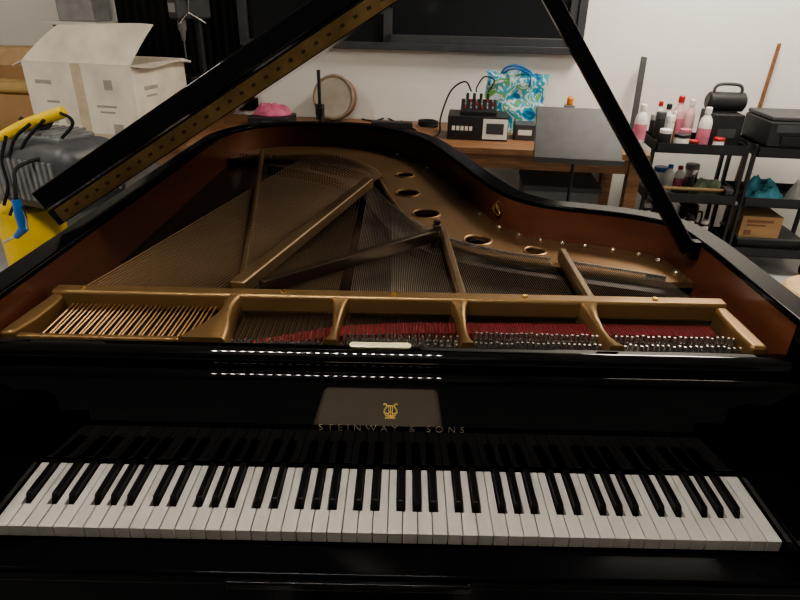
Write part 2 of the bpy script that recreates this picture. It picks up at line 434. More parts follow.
# soundboard + bridges
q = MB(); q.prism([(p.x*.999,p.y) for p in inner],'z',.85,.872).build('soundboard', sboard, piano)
lb = catmull([(.60,.545),(.42,.60),(.24,.66),(.09,.76),(-.01,.92),(-.07,1.1),(-.14,1.32),(-.28,1.5),(-.50,1.62)],5)
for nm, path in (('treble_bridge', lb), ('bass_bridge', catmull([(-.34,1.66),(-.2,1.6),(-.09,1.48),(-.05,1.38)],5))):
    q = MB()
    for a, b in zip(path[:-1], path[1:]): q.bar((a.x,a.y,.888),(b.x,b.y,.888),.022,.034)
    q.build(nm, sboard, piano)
# strings and pins
def lerp(a, b, t): return a+(b-a)*t
def along(path, t):
    t = min(max(t,0),1)*(len(path)-1); i = min(int(t), len(path)-2); return path[i].lerp(path[i+1], t-i)
strings = []; pins = []
def section(x0, x1, n, dest, zf, zb, r, mt, rows, py0, py1, slant=0., dz=0., front=None, rf=None):
    for k in range(n):
        t = k/(n-1); xa = lerp(x0,x1,t); d = along(dest,t)
        row = (k*2) % rows if rows > 2 else k % rows; py = lerp(py0,py1,row/(max(1,rows-1)))+random.uniform(-.0015,.0015)
        px = xa + (.003 if row == 1 else 0) + slant*(.41-py)+random.uniform(-.0005,.0005)
        dzz = dz+random.uniform(-.002,.001)
        pins.append((px,py,dzz,dz))
        strings.append(([(px,py-.004,.928+dz),(xa,.397,zf-.014)],[(xa,.397,zf-.014),(xa,.436,zf),(d.x,d.y,zb)], r, mt, front or mt, rf or r))
section(-.635,-.352,32, catmull([(-.335,1.80),(-.2,1.70),(-.10,1.55),(-.06,1.42)],4), .936,.925, .0014, shadecopper, 2, .264,.274, -.10, -.022, litcopper, .0018)
section(-.290,-.118,48, catmull([(-.635,1.735),(-.45,1.72),(-.3,1.6),(-.12,1.38)],4), .93,.912, .0007, shadesteel, 3, .252,.268, 0, -.016)
section(-.09,.118,50, catmull([(-.10,1.36),(-.03,1.14),(.03,1.0),(.105,.86)],4), .93,.912, .0007, steel, 3, .254,.284, 0, -.010, shadesteel)
section(.148,.372,50, catmull([(.13,.83),(.24,.755),(.375,.70)],4), .93,.912, .0006, steel, 4, .258,.308, 0, -.006, shadesteel)
section(.402,.62,46, catmull([(.41,.69),(.52,.645),(.62,.605)],4), .93,.912, .0006, steel, 4, .258,.308, 0, -.006, shadesteel)
strings_rest = MB()
for k, (p1, p2, r, mt, fm, rf) in enumerate(strings):
    if k < 100:
        q = MB(); q.tube(p2, r, 5); q.mi = 1; q.tube(p1, rf, 5); q.build('string', [mt, fm], piano)
    else:
        strings_rest.mi = 0; strings_rest.tube(p2, r, 4); strings_rest.mi = 1; strings_rest.tube(p1, r, 4)
o = strings_rest.build('treble_strings', [steel, shadesteel], piano); o['kind'] = 'stuff'
order = sorted(range(len(pins)), key=lambda i: (Vector((*pins[i][:2], .93))-CAM).length - .3*(pins[i][1] > .262) + .6*(pins[i][3] < -.013))
tp = None; rest = MB()
def pin_geo(q, x, y, dz): q.cyl((x,y,ZF-.001),(x,y,.929+dz),.0034,None,8).tube([(x,y,.929+dz),(x,y,.941+dz)],[.0036,.0027],4)
for n, i in enumerate(order):
    x, y, dz, dk = pins[i]
    if n < 100:
        if tp is None:
            q = MB(); pin_geo(q,0,0,-.006); tp = q.build('tuning_pin', pinmat, piano); tp.location = (x,y,dz+.006)
        else: copy_part(tp, piano, (x,y,dz+.006))
    else: pin_geo(rest, x, y, dz)
o = rest.build('other_tuning_pins', pinmat, piano); o['kind'] = 'stuff'
hpins = MB()
for k, st_ in enumerate(strings):
    e = st_[1][-1]; hpins.cyl((e[0],e[1],.90),(e[0],e[1],.918),.0028,None,6)
o = hpins.build('hitch_pins', pinmat, plate); o['kind'] = 'stuff'
# -- lid
AL = R(31.8); HX, HZ = -.748, 1.008
ca, sa = math.cos(AL), math.sin(AL)
def lp(s, y, t): return Vector((HX+s*ca-t*sa, y, HZ+s*sa+t*ca))
def lidprism(poly, t0, t1):
    q = MB(); A = [q.bm.verts.new(lp(s,y,t0)) for s, y in poly]; B = [q.bm.verts.new(lp(s,y,t1)) for s, y in poly]
    q._f(A[::-1]); q._f(B)
    for i in range(len(poly)): q._f([A[i],A[(i+1)%len(poly)],B[(i+1)%len(poly)],B[i]])
    return q
YF = .60
op = [(p.x+.748+.008, p.y+.005) for p in outer if p.y > YF+.01]
lid = lidprism([(0,YF),(1.495,YF)]+[(max(0,a),b) for a, b in op], .002, .040).build('lid', black, piano, bevel=.003, seg=3)
lidprism([(0,YF),(1.495,YF),(1.495,YF+.47),(0,YF+.47)], .044, .088).build('folded_front_flap', black, lid, bevel=.004, seg=3)
hg = lidprism([(.02,YF-.004),(1.47,YF-.004),(1.47,YF),(.02,YF)], .004, .035)
hg.build('lid_hinge', M('hinge_bronze', (.22,.145,.062), .32, metal=.85, var=.35, scale=12), lid)
screwm = M('hinge_screw_bronze', (.06,.04,.02), .3, metal=.8)
sc = None
for k in range(48):
    s = .04+k*.03
    q = lidprism([(s,YF-.0055),(s+.009,YF-.0055),(s+.009,YF-.004),(s,YF-.004)], .017,.023) if k == 0 else None
    if q: sc = q.build('hinge_screw', screwm, lid)
    else: copy_part(sc, lid, (.03*k*ca, 0, .03*k*sa))
# prop
pb = Vector((.668,.625,.975)); ptp = Vector((.215,.70,HZ+(.215-HX)*math.tan(AL)-.004))
MB().bar(pb, ptp, .032, .022, (0,1,0)).build('prop_stick', black, piano, bevel=.004, seg=3)
MB().b(.672,.692,.612,.638,.955,.998).build('prop_bracket', rimblack, piano, bevel=.003)
# legs, lyre
def leg(x, y):
    q = MB(); q.box((x,y,.36),(.075,.075,.52)); q.box((x,y,.565),(.12,.12,.08))
    l = q.build('leg', black, piano, bevel=.004)
    MB().cyl((x-.012,y,.045),(x+.012,y,.045),.045,None,18).cyl((x,y,.08),(x,y,.12),.025).build('caster', brass, l)
leg(-.60,.18); leg(.60,.18); leg(-.28,1.62)
ly = MB()
for s in (-1,1): ly.bar((s*.075,.40,.18),(s*.06,.36,.64),.028,.04,(0,1,0))
ly.b(-.13,.13,.33,.47,.10,.18).b(-.10,.10,.30,.44,.60,.64)
lyo = ly.build('pedal_lyre', black, piano, bevel=.005)
for x in (-.055,0,.055):
    MB().box((x,.27,.115),(.022,.14,.012)).build('pedal', brass, lyo, bevel=.005)
MB().prism([(p.x*.99,p.y) for p in inner],'z',.66,.68).build('case_bottom', black, piano)

# ---------------------------------------------------------------- added stool, lamps
st = thing('added_stool', 'unseen stool added behind the keyboard, its pale seat mirrored in the fallboard', 'stool', (-.045,-.60,0))  # unseen, added to give the fallboard its pale reflected patch
MB().b(-.19,.19,-.155,.155,.44,.50).build('seat', seatleather, st, bevel=.02, seg=3)
MB().b(-.17,.17,-.135,.135,.40,.438).build('seat_frame', blackmetal, st, bevel=.003)
for sx in (-1,1):
    for sy in (-1,1): MB().box((sx*.15,sy*.115,.2),(.035,.035,.4)).build('leg', blackmetal, st, bevel=.003)
lm = thing('linear_lamp', 'slim hanging linear lamp with a row of small white diodes above the piano', 'lamp', (-.31,-.25,2.55))
MB().b(-.54,.54,-.06,.06,.006,.04).build('housing', blackmetal, lm, bevel=.003)
MB().cyl((-.4,0,.04),(-.4,0,.45),.003,None,6).build('suspension_wire', steel, lm); MB().cyl((.4,0,.04),(.4,0,.45),.003,None,6).build('suspension_wire', steel, lm)
ld = None
for k in range(25):
    x = -.50+k*1.0/24
    if ld is None:
        ld = MB().b(-.006,.006,-.05,.05,-.003,.006).build('diode', ledm, lm); ld.location = (x,0,0)
    else: copy_part(ld, lm, (x,0,0))
def area(name, loc, size, power, col, aim=None):
    l = bpy.data.lights.new(name,'AREA'); l.size = size; l.energy = power; l.color = col
    o = bpy.data.objects.new(name,l); COL.objects.link(o); o.location = loc
    if aim: o.rotation_euler = (Vector(aim)-Vector(loc)).to_track_quat('-Z','Y').to_euler()
    return o
area('overhead_area', (1.7,2.4,2.93), .8, 82, (1,.91,.78))
area('overhead_area', (-.3,-1.7,2.93), 1.8, 3, (1,.88,.72))
area('overhead_area', (-2.3,.9,2.93), .4, 26, (1,.91,.78))  # added to brighten the compressor and white box on the left
sl = bpy.data.lights.new('added_seat_spot','SPOT'); sl.energy = 800; sl.spot_size = R(13); sl.spot_blend = .5; sl.color = (1,.90,.76); sl.shadow_soft_size = .03  # added spot on the unseen seat, lifts its reflection in the fallboard
so = bpy.data.objects.new('added_seat_spot', sl); COL.objects.link(so); so.location = (-.045,-.62,2.9)
wd = bpy.data.worlds.new('world'); scene.world = wd; wd.use_nodes = True
wd.node_tree.nodes['Background'].inputs[0].default_value = (.5,.5,.55,1); wd.node_tree.nodes['Background'].inputs[1].default_value = .03

# ---------------------------------------------------------------- benches
def bench(label, lx0, lx1, depth):
    w = lx1-lx0; r = thing('workbench', label, 'workbench', room((lx0+lx1)/2, -depth/2-.02), RZ)
    MB().b(-w/2,w/2,-depth/2,depth/2,.715,.75).build('tabletop', benchwood, r, bevel=.003)
    MB().b(-w/2+.05,w/2-.05,-depth/2+.04,-depth/2+.065,.63,.715).build('apron', benchwood, r)
    for sx in (-1,1):
        for sy in (-1,1): MB().box((sx*(w/2-.06),sy*(depth/2-.06),.357),(.07,.07,.715)).build('leg', benchwood, r, bevel=.003)
    return r
bench('brown wooden workbench under the window behind the tail of the piano', -.72, 1.45, .76)
bench('brown wooden workbench on the left under the white cardboard box', -2.9, -.76, 1.02)
BZ = .7502
def wallY(x): return 3.55+math.tan(RZ)*x

def marks(rects, mat, parent, face, off):
    for (u, v, a, b) in rects:
        q = MB()
        if face == 'front': q.b(u-a/2,u+a/2,off-.0012,off,v-b/2,v+b/2)
        else: q.b(off,off+.0012,u-a/2,u+a/2,v-b/2,v+b/2)
        q.build('printed_mark', mat, parent)
def carton(label, mat, loc, w, d, h, rotz, flaps=False):
    r = thing('cardboard_box', label, 'box', loc, rotz)
    t = .006
    q = MB()
    if flaps:
        q.b(-w/2,w/2,-d/2,d/2,0,t).b(-w/2,w/2,-d/2,-d/2+t,t,h).b(-w/2,w/2,d/2-t,d/2,t,h).b(-w/2,-w/2+t,-d/2+t,d/2-t,t,h).b(w/2-t,w/2,-d/2+t,d/2-t,t,h)
    else: q.b(-w/2,w/2,-d/2,d/2,0,h)
    q.build('body', mat, r)
    return r
w_, d_, h_, rz = .66, .50, .40, R(-13)
corner = P(143,145,BZ)
loc = corner - Matrix.Rotation(rz,3,'Z') @ Vector((w_/2,-d_/2,0))
wb = carton('large white open cardboard box with its flap standing up on the left workbench', whitecard, loc, w_, d_, h_, rz, True)
def flap(p0, p1, out, ln, s0=.06, s1=.0, bend=0.):
    p0, p1, out = Vector(p0), Vector(p1), Vector(out).normalized()
    q = MB(); n = (p1-p0).cross(out).normalized()
    rows = []
    for j in range(5):
        t = j/4; row = []
        for i in range(9):
            u = i/8; a = p0.lerp(p1, u)
            v = a + out*ln*t*(1-.06*math.sin(u*5+1)*t) + (p1-p0)*lerp_(s0,s1,u)*t + n*(bend*t*t+.008*math.sin(u*7)*t)
            row.append(v)
        rows.append(row)
    lay = []
    for k in (-1,1): lay.append([[q.bm.verts.new(v+n*.003*k) for v in row] for row in rows])
    for L in lay:
        for j in range(4):
            for i in range(8): q._f([L[j][i],L[j][i+1],L[j+1][i+1],L[j+1][i]])
    bd = [(0,i) for i in range(9)]+[(j,8) for j in range(1,5)]+[(4,i) for i in range(7,-1,-1)]+[(j,0) for j in range(3,0,-1)]
    for (a,b),(c,d) in zip(bd, bd[1:]+bd[:1]): q._f([lay[0][a][b],lay[0][c][d],lay[1][c][d],lay[1][a][b]])
    q.build('flap', whitecard, wb)
def lerp_(a,b,t): return a+(b-a)*t
flap((-w_/2,-d_/2+.003,h_),(w_/2,-d_/2+.003,h_),(.0,.65,1),.24,.22,.10,-.03)
flap((w_/2,-d_/2,h_),(w_/2,d_/2,h_),(1,0,-.15),.05)
flap((-w_/2,d_/2,h_),(w_/2,d_/2,h_),(0,1,-.4),.08)
flap((-w_/2,-d_/2,h_),(-w_/2,d_/2,h_),(-1,0,-.3),.1)
marks(((-.2,.1,.05,.03),(-.1,.1,.05,.03),(.15,.19,.12,.012),(.15,.16,.09,.01),(-.18,.2,.08,.012),(.2,.07,.06,.06),(-.22,.30,.1,.02),(.18,.3,.05,.05)), printgrey, wb, 'front', -d_/2)
marks(((-.1,.28,.12,.02),(-.1,.24,.09,.012),(.12,.12,.05,.05),(-.12,.1,.06,.03)), printgrey, wb, 'side', w_/2)
MB().b(-.03,.03,-d_/2-.0016,-d_/2,0,h_).build('tape_strip', tape, wb)
MB().b(-w_/2,w_/2,-d_/2-.0018,-d_/2-.0002,.005,.045).build('tape_strip', tape, wb)
# brown boxes on the left
bl = P(8,128,BZ)+Vector((.0,.20,0))
carton('flat brown cardboard box at the left edge lying under the paper tubes', browncard, bl, .56,.5,.2, R(-8))
carton('small brown cardboard box on top of the flat brown box', browncard, bl+Vector((-.05,.12,.2003)), .42,.22,.13, R(-8))
carton('topmost pale brown cardboard box of the stack at the left edge', palebrown, bl+Vector((-.08,.13,.3306)), .38,.2,.10, R(6))
for k, (dy, dx) in enumerate(((-.19,0),(-.10,-.02))):
    o = MB().cyl((-.27,0,.036),(.25,-.07,.036),.035,None,20).build('paper_tube', tancard, loc=bl+Vector((dx,dy+.02,.2003)))
    tag(o, ['tan paper tube in front on the flat brown box','tan paper tube at the back on the flat brown box'][k], 'paper tube')
# wall shelf with case
shl = Q(78,20,3.5); sx = shl.x
ws = thing('wall_shelf', 'thin white wall shelf above the white cardboard box', 'shelf', (sx, wallY(sx), 1.32), RZ)
MB().b(-.22,.14,-.26,-.001,-.02,0).build('board', white, ws)
for x in (-.18,.10): MB().prism([(-.22,-.02),(-.001,-.02),(-.001,-.16)],'x',x-.008,x+.008).build('bracket', blackmetal, ws)
g = thing('storage_case', 'pale grey storage case on the wall shelf', 'case', ws.location+Vector((-.02,-.13,.0003)), RZ)
MB().b(-.12,.12,-.1,.1,0,.15).build('case_body', grey, g, bevel=.01); MB().b(-.125,.125,-.105,.105,.15,.18).build('case_lid', white, g, bevel=.006)
# black curtain
cx_ = -1.44
q = MB(); n = 84; A = []
for k in range(n+1):
    x = -.46+.92*k/n; y = -.035-.014*math.sin(k*1.15)-.006*math.sin(k*.5)
    A.append((q.bm.verts.new((x,y,.78)), q.bm.verts.new((x,y*.9,2.5))))
for a, b in zip(A[:-1], A[1:]): q._f([a[0],b[0],b[1],a[1]])
o = q.build('curtain', cloth_black, loc=(cx_, wallY(cx_), 0), rotz=RZ); tag(o, 'black cloth curtain hanging on the wall left of the window', 'curtain')
sol = o.modifiers.new('s','SOLIDIFY'); sol.thickness = .004
# drill press
dp = thing('drill_press', 'dark bench drill press in front of the black curtain', 'drill press', (-1.32,3.42,BZ), R(-30))
MB().b(-.1,.1,-.14,.12,0,.03).build('base', darkgrey, dp, bevel=.006)
MB().cyl((0,.06,.03),(0,.06,.66),.024).build('column', blackmetal, dp)
MB().b(-.08,.08,-.12,.05,.26,.28).build('work_table', blackmetal, dp, bevel=.004)
hd = MB().b(-.045,.045,-.13,.14,.60,.72).build('head', darkgrey, dp, bevel=.018, seg=3)
MB().lathe([(.09,.725),(.10,.73),(.10,.78),(.09,.79)],(0,-.03,0),24).build('belt_cover', darkgrey, hd)
MB().b(-.025,.025,-.136,-.129,.64,.69).build('switch_plate', grey, hd)
MB().cyl((0,-.07,.54),(0,-.07,.60),.026).cyl((0,-.07,.48),(0,-.07,.54),.010,.020).cyl((0,-.07,.38),(0,-.07,.48),.004).build('chuck', midgrey, dp)
for a in (90,210,330): MB().cyl((.045,-.05,.64),(.07,-.05+.12*math.cos(R(a)),.64+.12*math.sin(R(a))),.006).build('feed_handle', chrome, dp)
# compressor
cp = Q(52,210,1.42); cx0 = cp.x
ac = thing('air_compressor', 'yellow upright air compressor with grey ribbed motor and blue blow gun', 'air compressor', (cx0,1.42,0), R(-20))
MB().lathe([(.02,.10),(.08,.115),(.105,.17),(.11,.25),(.11,.70),(.10,.78),(.06,.82),(.02,.825)],(-.09,-.02,0),n=32).build('tank', yellow, ac)
for k in range(3):
    a = R(90+120*k); MB().cyl((-.09+.09*math.cos(a),-.02+.09*math.sin(a),.16),(-.09+.15*math.cos(a),-.02+.15*math.sin(a),0),.014,None,10).build('foot', blackmetal, ac)
mo = MB().box((.09,0,.925),(.36,.26,.23)).build('motor_housing', charcoal, ac, bevel=.06, seg=6)
for k in range(10):
    MB().b(-.03+.025*k,-.017+.025*k,-.137,-.128,.855,.99).build('vent_fin', fingrey, mo, bevel=.002)
for k in range(6):
    MB().b(.266,.276,-.068+.026*k,-.056+.026*k,.865,.99).build('vent_fin', fingrey, mo, bevel=.002)
MB().box((.09,0,1.045),(.22,.15,.025)).build('motor_cap', midgrey, mo, bevel=.01)
for k in range(6): MB().b(.005+.03*k,.017+.03*k,-.07,.07,1.056,1.066).build('cap_rib', fingrey, mo)
MB().cyl((-.05,0,.80),(-.05,0,.84),.09,None,20).build('mounting_plate', blackmetal, ac)
MB().cyl((-.12,-.12,.84),(-.12,-.15,.84),.03,None,20).build('pressure_gauge', chrome, ac)
hy = 1.36
hp_ = [local(ac, Q(px,py,hy)) for px, py in ((-25,158),(-10,146),(8,134),(28,124),(48,117),(64,112))]
MB().tube(catmull(hp_,5), .019, 12).build('handle', yellow, ac)
hp_ = [local(ac, Q(px,py,hy+.005)) for px, py in ((20,118),(26,122),(36,127),(47,127),(52,120))]
MB().tube(catmull(hp_,5), .008, 8).build('handle_trigger', blackplastic, ac)
for pts_ in (((60,113),(70,118),(72,126),(62,138)), ((6,136),(2,160),(8,185),(4,205)), ((30,124),(14,140),(10,165),(16,195),(10,215)), ((44,120),(30,135),(22,150),(26,175),(14,200))):
    MB().tube(catmull([local(ac, Q(a,b_,hy-.07)) for a, b_ in pts_],6), .0055, 8).build('hose', rubber, ac)
gw = Q(20,215,1.14); g0 = local(ac, gw)
def G(x, y, z): return g0+Vector((x,y,z))
gun = MB().tube([G(0,0,.05),G(.002,0,0),G(0,0,-.05)],[.012,.017,.014],12).tube([G(0,0,-.045),G(-.035,-.005,-.075)],[.014,.01],12).build('blow_gun', blue, ac)
MB().cyl(G(-.03,-.005,-.07),G(-.09,-.01,-.10),.0045,None,8).build('nozzle', chrome, gun)
MB().tube([G(.018,0,.03),G(.024,0,-.005),G(.012,0,-.045)],.004,6).build('trigger', chrome, gun)
MB().tube(catmull([G(0,0,.045),G(.003,.01,.10),G(-.01,.04,.14),G(-.0,.13,.15),G(.02,.20,.12)],6),.006,8).build('air_hose', rubber, gun)

# ---------------------------------------------------------------- bench centre things
o = thing('equipment_case', 'flat black equipment case beneath the pink cloth behind the piano tail', 'case', (-.82,3.25,BZ), RZ)
MB().b(-.13,.13,-.1,.1,0,.07).build('case_body', blackplastic, o, bevel=.01); MB().b(-.03,.03,-.115,-.1,.03,.045).build('handle', darkgrey, o)
o = MB().heap(.24,.18,.07,3.).build('cloth', pinkcloth, loc=(-.82,3.25,BZ+.071)); tag(o,'crumpled pink cloth lying on the flat black equipment case','cloth')
dr = Vector((-.44, wallY(-.44), BZ))
o = thing('frame_drum', 'round drum with wooden shell and dull pale skin leaning under the window', 'drum', (dr.x,dr.y-.085,dr.z), RZ)
nrm = Vector((-.12,-1,.20)).normalized(); c = Vector((0,-.02,.145))
MB().cyl(c+nrm*.045, c-nrm*.035, .136, None, 40).build('shell', stickwood, o)
MB().ring(c+nrm*.045, .132, .011, nrm, 36, 8).build('hoop', dullwood, o)
MB().cyl(c+nrm*.045, c+nrm*.049, .124, None, 36).build('skin', membrane, o)
# mic stand
mp_ = Q(320,110,2.42)
o = thing('microphone_stand', 'thin black microphone stand just behind the tail of the piano', 'microphone stand', (mp_.x,2.42,0))
MB().cyl((0,0,.06),(0,0,.75),.011).build('tube', blackmetal, o); MB().cyl((0,0,.75),(0,0,1.17),.0085).build('upper_tube', blackmetal, o)
MB().cyl((0,0,.72),(0,0,.79),.017).build('clutch', blackplastic, o)
MB().cyl((0,0,.94),(0,0,1.01),.022).box((0.0,-.015,.98),(.035,.04,.03)).build('boom_clamp', blackplastic, o)
for k in range(3):
    a = R(30+120*k); MB().tube([(0,0,.16),(.2*math.cos(a),.2*math.sin(a),.012)],.008,8).build('leg', blackmetal, o)
# electronics box
eb = P(479,141,BZ); ex, ey = eb.x, eb.y+.13
o = thing('product_box', 'black and white printed cardboard product box under the small audio mixer', 'box', (ex,ey,BZ), RZ)
bd = MB().b(-.175,.175,-.12,.12,0,.135).build('body', blackplastic, o, bevel=.002)
for k, x in enumerate((-.14,-.115,-.09,-.065,-.04)): MB().b(x-.009,x+.009,-.1212,-.12,.055,.08).build('printed_mark', white, bd)
MB().b(.03,.172,-.1212,-.12,.01,.125).build('white_panel', white, bd)
MB().b(.05,.15,-.1224,-.1212,.04,.10).build('printed_picture', darkgrey, bd)
o = thing('audio_mixer', 'small black audio mixer with knobs on the printed product box', 'mixer', (ex-.0,ey+.0,BZ+.136), RZ)
mb_ = MB().prism([(-.09,0),(-.09,.025),(.09,.07),(.09,0)],'x',-.105,.105).build('body', blackmetal, o, bevel=.004)
for i in range(6):
    for j in range(3):
        x, y = -.08+.032*i, -.05+.05*j; z = .025+(y+.09)*.25
        MB().cyl((x,y,z),(x,y-.003,z+.012),.0055,.005,8).build('knob', grey if (i+j)%3 else redp, o)
for i in range(4): MB().cyl((-.07+.04*i,.06,.06),(-.07+.04*i,.065,.105),.009,None,8).build('plug', blackplastic, o)
cb = catmull([(-.05,.06,.115),(-.09,.05,.17),(-.17,.02,.12),(-.22,-.05,-.02),(-.22,-.10,-.10),(-.25,-.13,-.122),(-.28,-.14,-.126),(-.30,-.10,-.126)],6)
o2 = MB().tube(cb,.005,6).build('cable', rubber, loc=o.location, rotz=RZ); tag(o2,'black cable looping from the audio mixer down to the bench','cable')
cb = catmull([(.05,.065,.112),(.08,.06,.18),(.02,.05,.2),(-.02,.055,.14),(-.02,.06,.112)],6)
o2 = MB().tube(cb,.004,6).build('cable', rubber, loc=o.location, rotz=RZ); tag(o2,'short black cable arching over the plugs of the audio mixer','cable')
o = thing('power_supply', 'small dark box beside the printed product box', 'box', (P(524,141,BZ).x+.01,P(524,141,BZ).y+.085,BZ), RZ)
MB().b(-.06,.06,-.07,.07,0,.09).build('body', darkgrey, o, bevel=.004); MB().b(-.04,.04,-.072,-.07,.03,.06).build('label', white, o)
# bag
bq = Q(514,100,3.28)
o = thing('shopping_bag', 'upright blue, white and green shopping bag with handles under the window', 'bag', (bq.x,3.26,BZ), RZ)
q = MB(); nx, nz = 18, 14; rows = []
for j in range(nz+1):
    z = .35*j/nz; row = []; tj = j/nz
    wv, dv = .31+.07*tj, .15-.06*tj
    for k in range(2*nx):
        s = k/(2*nx)*4
        if s < 1: x, y = -1+2*s, -1
        elif s < 2: x, y = 1, -1+2*(s-1)
        elif s < 3: x, y = 1-2*(s-2), 1
        else: x, y = -1, 1-2*(s-3)
        zz = z + (.03*noise.noise(Vector((x*2.3,y*1.1,4.))) - .015*max(0,x)**2)*tj**2
        v = Vector((x*wv/2, y*dv/2, zz))
        row.append(q.bm.verts.new(v + Vector((noise.noise(v*8), .8*noise.noise(v*12+Vector((5,0,0))), 0))*.036*min(1,j/4)))
    rows.append(row)
for j in range(nz):
    for k in range(2*nx): q._f([rows[j][k],rows[j][(k+1)%(2*nx)],rows[j+1][(k+1)%(2*nx)],rows[j+1][k]])
q._f(rows[0][::-1]); q.build('body', bagm, o)
for y, zz in ((-.045,0),(.04,.01)): MB().tube(catmull([(-.08,y,.29),(-.085,y-.01,.345+zz),(-.03,y-.02,.375+zz),(.03,y-.02,.365+zz),(.075,y-.005,.335+zz),(.08,y,.28)],6),.007,6).build('handle', blue, o)
# loose cables on the bench
for k, (pp, lb_) in enumerate(((((408,126),(416,131),(412,137),(420,141),(427,136)),'thin black cable curling on the workbench left of the product box'),
                               (((534,150),(550,146),(565,140),(590,144),(600,139)),'thin black cable lying on the workbench behind the music stand'),
                               (((362,119),(374,121),(386,118),(396,122),(402,121)),'thin black cable lying on the workbench right of the drum'))):
    wp = [P(a,b_,BZ+.006) for a, b_ in pp]
    o2 = MB().tube(catmull([p-wp[0]+Vector((0,0,.0)) for p in wp],6),.005,6).build('cable', rubber, loc=wp[0]); tag(o2, lb_, 'cable')
# small bench clutter
pp = P(392,128,BZ)
o = thing('socket_strip', 'black socket strip lying on the workbench beside the curled cable', 'socket strip', pp, RZ)
MB().b(-.13,.13,-.03,.03,0,.04).build('body', blackplastic, o, bevel=.006)
for k in range(4): MB().cyl((-.09+.06*k,0,.0395),(-.09+.06*k,0,.042),.02,None,14).build('socket', darkgrey, o)
pp = P(428,127,BZ)
o = thing('cable_coil', 'coil of black cable lying on the workbench left of the mixer', 'cable coil', pp, 0)
q = MB()
pts = [(.06*math.cos(t*.45)*(1+.08*math.sin(t*.7)), .06*math.sin(t*.45)*(1+.08*math.sin(t*.9)), .008+.0006*t) for t in range(56)]
q.tube(pts,.006,6).build('coil', rubber, o)
pp = P(566,131,BZ)
o = thing('adapter_box', 'small orange and grey adapter box behind the music stand', 'box', pp, RZ)
MB().b(-.03,.03,-.03,.03,0,.16).build('body', midgrey, o, bevel=.004); MB().lathe([(.012,.16),(.02,.165),(.02,.20),(.008,.215)],n=14).build('knob', M('orange_plastic',(.6,.2,.03),.5), o)
# music stand
ms = Q(579,130,2.36)
o = thing('music_stand', 'dark grey music stand with solid desk in front of the workbench', 'music stand', (ms.x,2.36,0), R(-8))
c = Vector((0,0,.90))
dk = MB().box(c,(.42,.012,.30),(R(-42),0,0)).build('desk', deskgrey, o, bevel=.004)
MB().box(c+Vector((0,-.125,-.10)),(.42,.05,.008),(R(-42),0,0)).build('ledge', darkgrey, dk)
MB().cyl((0,.03,.42),(0,.03,.88),.009).build('inner_tube', blackmetal, o); MB().cyl((0,.03,.08),(0,.03,.48),.013).build('outer_tube', blackmetal, o)
for k in range(3):
    a = R(90+120*k); MB().tube([(0,.03,.16),(.22*math.cos(a),.03+.22*math.sin(a),.012)],.009,8).build('leg', blackmetal, o)
# crate under bench
gp = Vector((.98,3.02,0))
o = thing('storage_crate', 'grey plastic storage crate on the floor under the workbench', 'crate', gp, RZ)
MB().box((0,0,.24),(.42,.34,.48),None,1.06).build('body', midgrey, o, bevel=.01); MB().b(-.23,.23,-.19,.19,.48,.51).build('crate_lid', darkgrey, o, bevel=.006)
# batten
bt = P(631,137,BZ)
y1 = wallY(1.55)-.03
o = MB().bar((0,0,.005),(Q(643,57,y1).x-bt.x, y1-.02-bt.y-.0, Q(643,57,y1).z-BZ),.035,.012,(0,1,0)).build('batten', blackplastic, loc=(bt.x,bt.y,BZ)); tag(o,'narrow black batten leaning against the wall at the right end of the workbench','batten')

# ---------------------------------------------------------------- bottles
def bottle(label, loc, h, r, bodym, labm, capm, group=None, neck=.45):
    o = thing('bottle', label, 'bottle', loc, 0, group)
    MB().lathe([(r*.9,0),(r,h*.03),(r,h*.62),(r*.85,h*.72),(r*neck,h*.82),(r*neck,h*.88)],n=20).build('body', bodym, o)
    MB().lathe([(r*neck*1.15,h*.86),(r*neck*1.15,h*.98),(r*neck*.9,h)],n=16).build('cap', capm, o)
    if labm: MB().lathe([(r*1.012,h*.14),(r*1.015,h*.16),(r*1.015,h*.5),(r*1.012,h*.52)],n=20).build('paper_label', labm, o)
    return o
def jar(label, loc, h, r, bm_, cm, name='jar', cat='jar'):
    o = thing(name, label, cat, loc)
    MB().lathe([(r*.95,0),(r,h*.05),(r,h*.75),(r*.95,h*.8)],n=18).build('body', bm_, o); MB().lathe([(r*1.03,h*.8),(r*1.03,h*.97),(r*.95,h)],n=18).build('jar_lid', cm, o)
    return o
pk = P(637,144,BZ)
bottle('white bottle with pink label on the right end of the workbench', pk, .225, .036, white, pink, white)
bottle('slim white bottle with red cap behind the pink labelled bottle on the workbench', P(655,134,BZ), .2, .026, white, None, redp)

# ---------------------------------------------------------------- carts
def cart(label, loc):
    w, d = .50, .38
    r = thing('utility_cart', label, 'cart', loc, RZ)
    for z in (.12,.43,.72):
        q = MB(); q.b(-w/2,w/2,-d/2,d/2,z,z+.008)
        q.b(-w/2,w/2,-d/2,-d/2+.006,z,z+.055).b(-w/2,w/2,d/2-.006,d/2,z,z+.055).b(-w/2,-w/2+.006,-d/2,d/2,z,z+.055).b(w/2-.006,w/2,-d/2,d/2,z,z+.055)
        q.build('tray', blackmetal, r)
    for sx in (-1,1):
        for sy in (-1,1):
            MB().box((sx*(w/2+.008),sy*(d/2-.03),.435),(.016,.03,.70)).build('post', blackmetal, r)
            MB().cyl((sx*(w/2-.03)-.01,sy*(d/2-.04),.04),(sx*(w/2-.03)+.01,sy*(d/2-.04),.04),.04,None,16).b(sx*(w/2-.03)-.014,sx*(w/2-.03)+.014,sy*(d/2-.04)-.02,sy*(d/2-.04)+.02,.07,.12).build('caster', rubber, r)
    return r
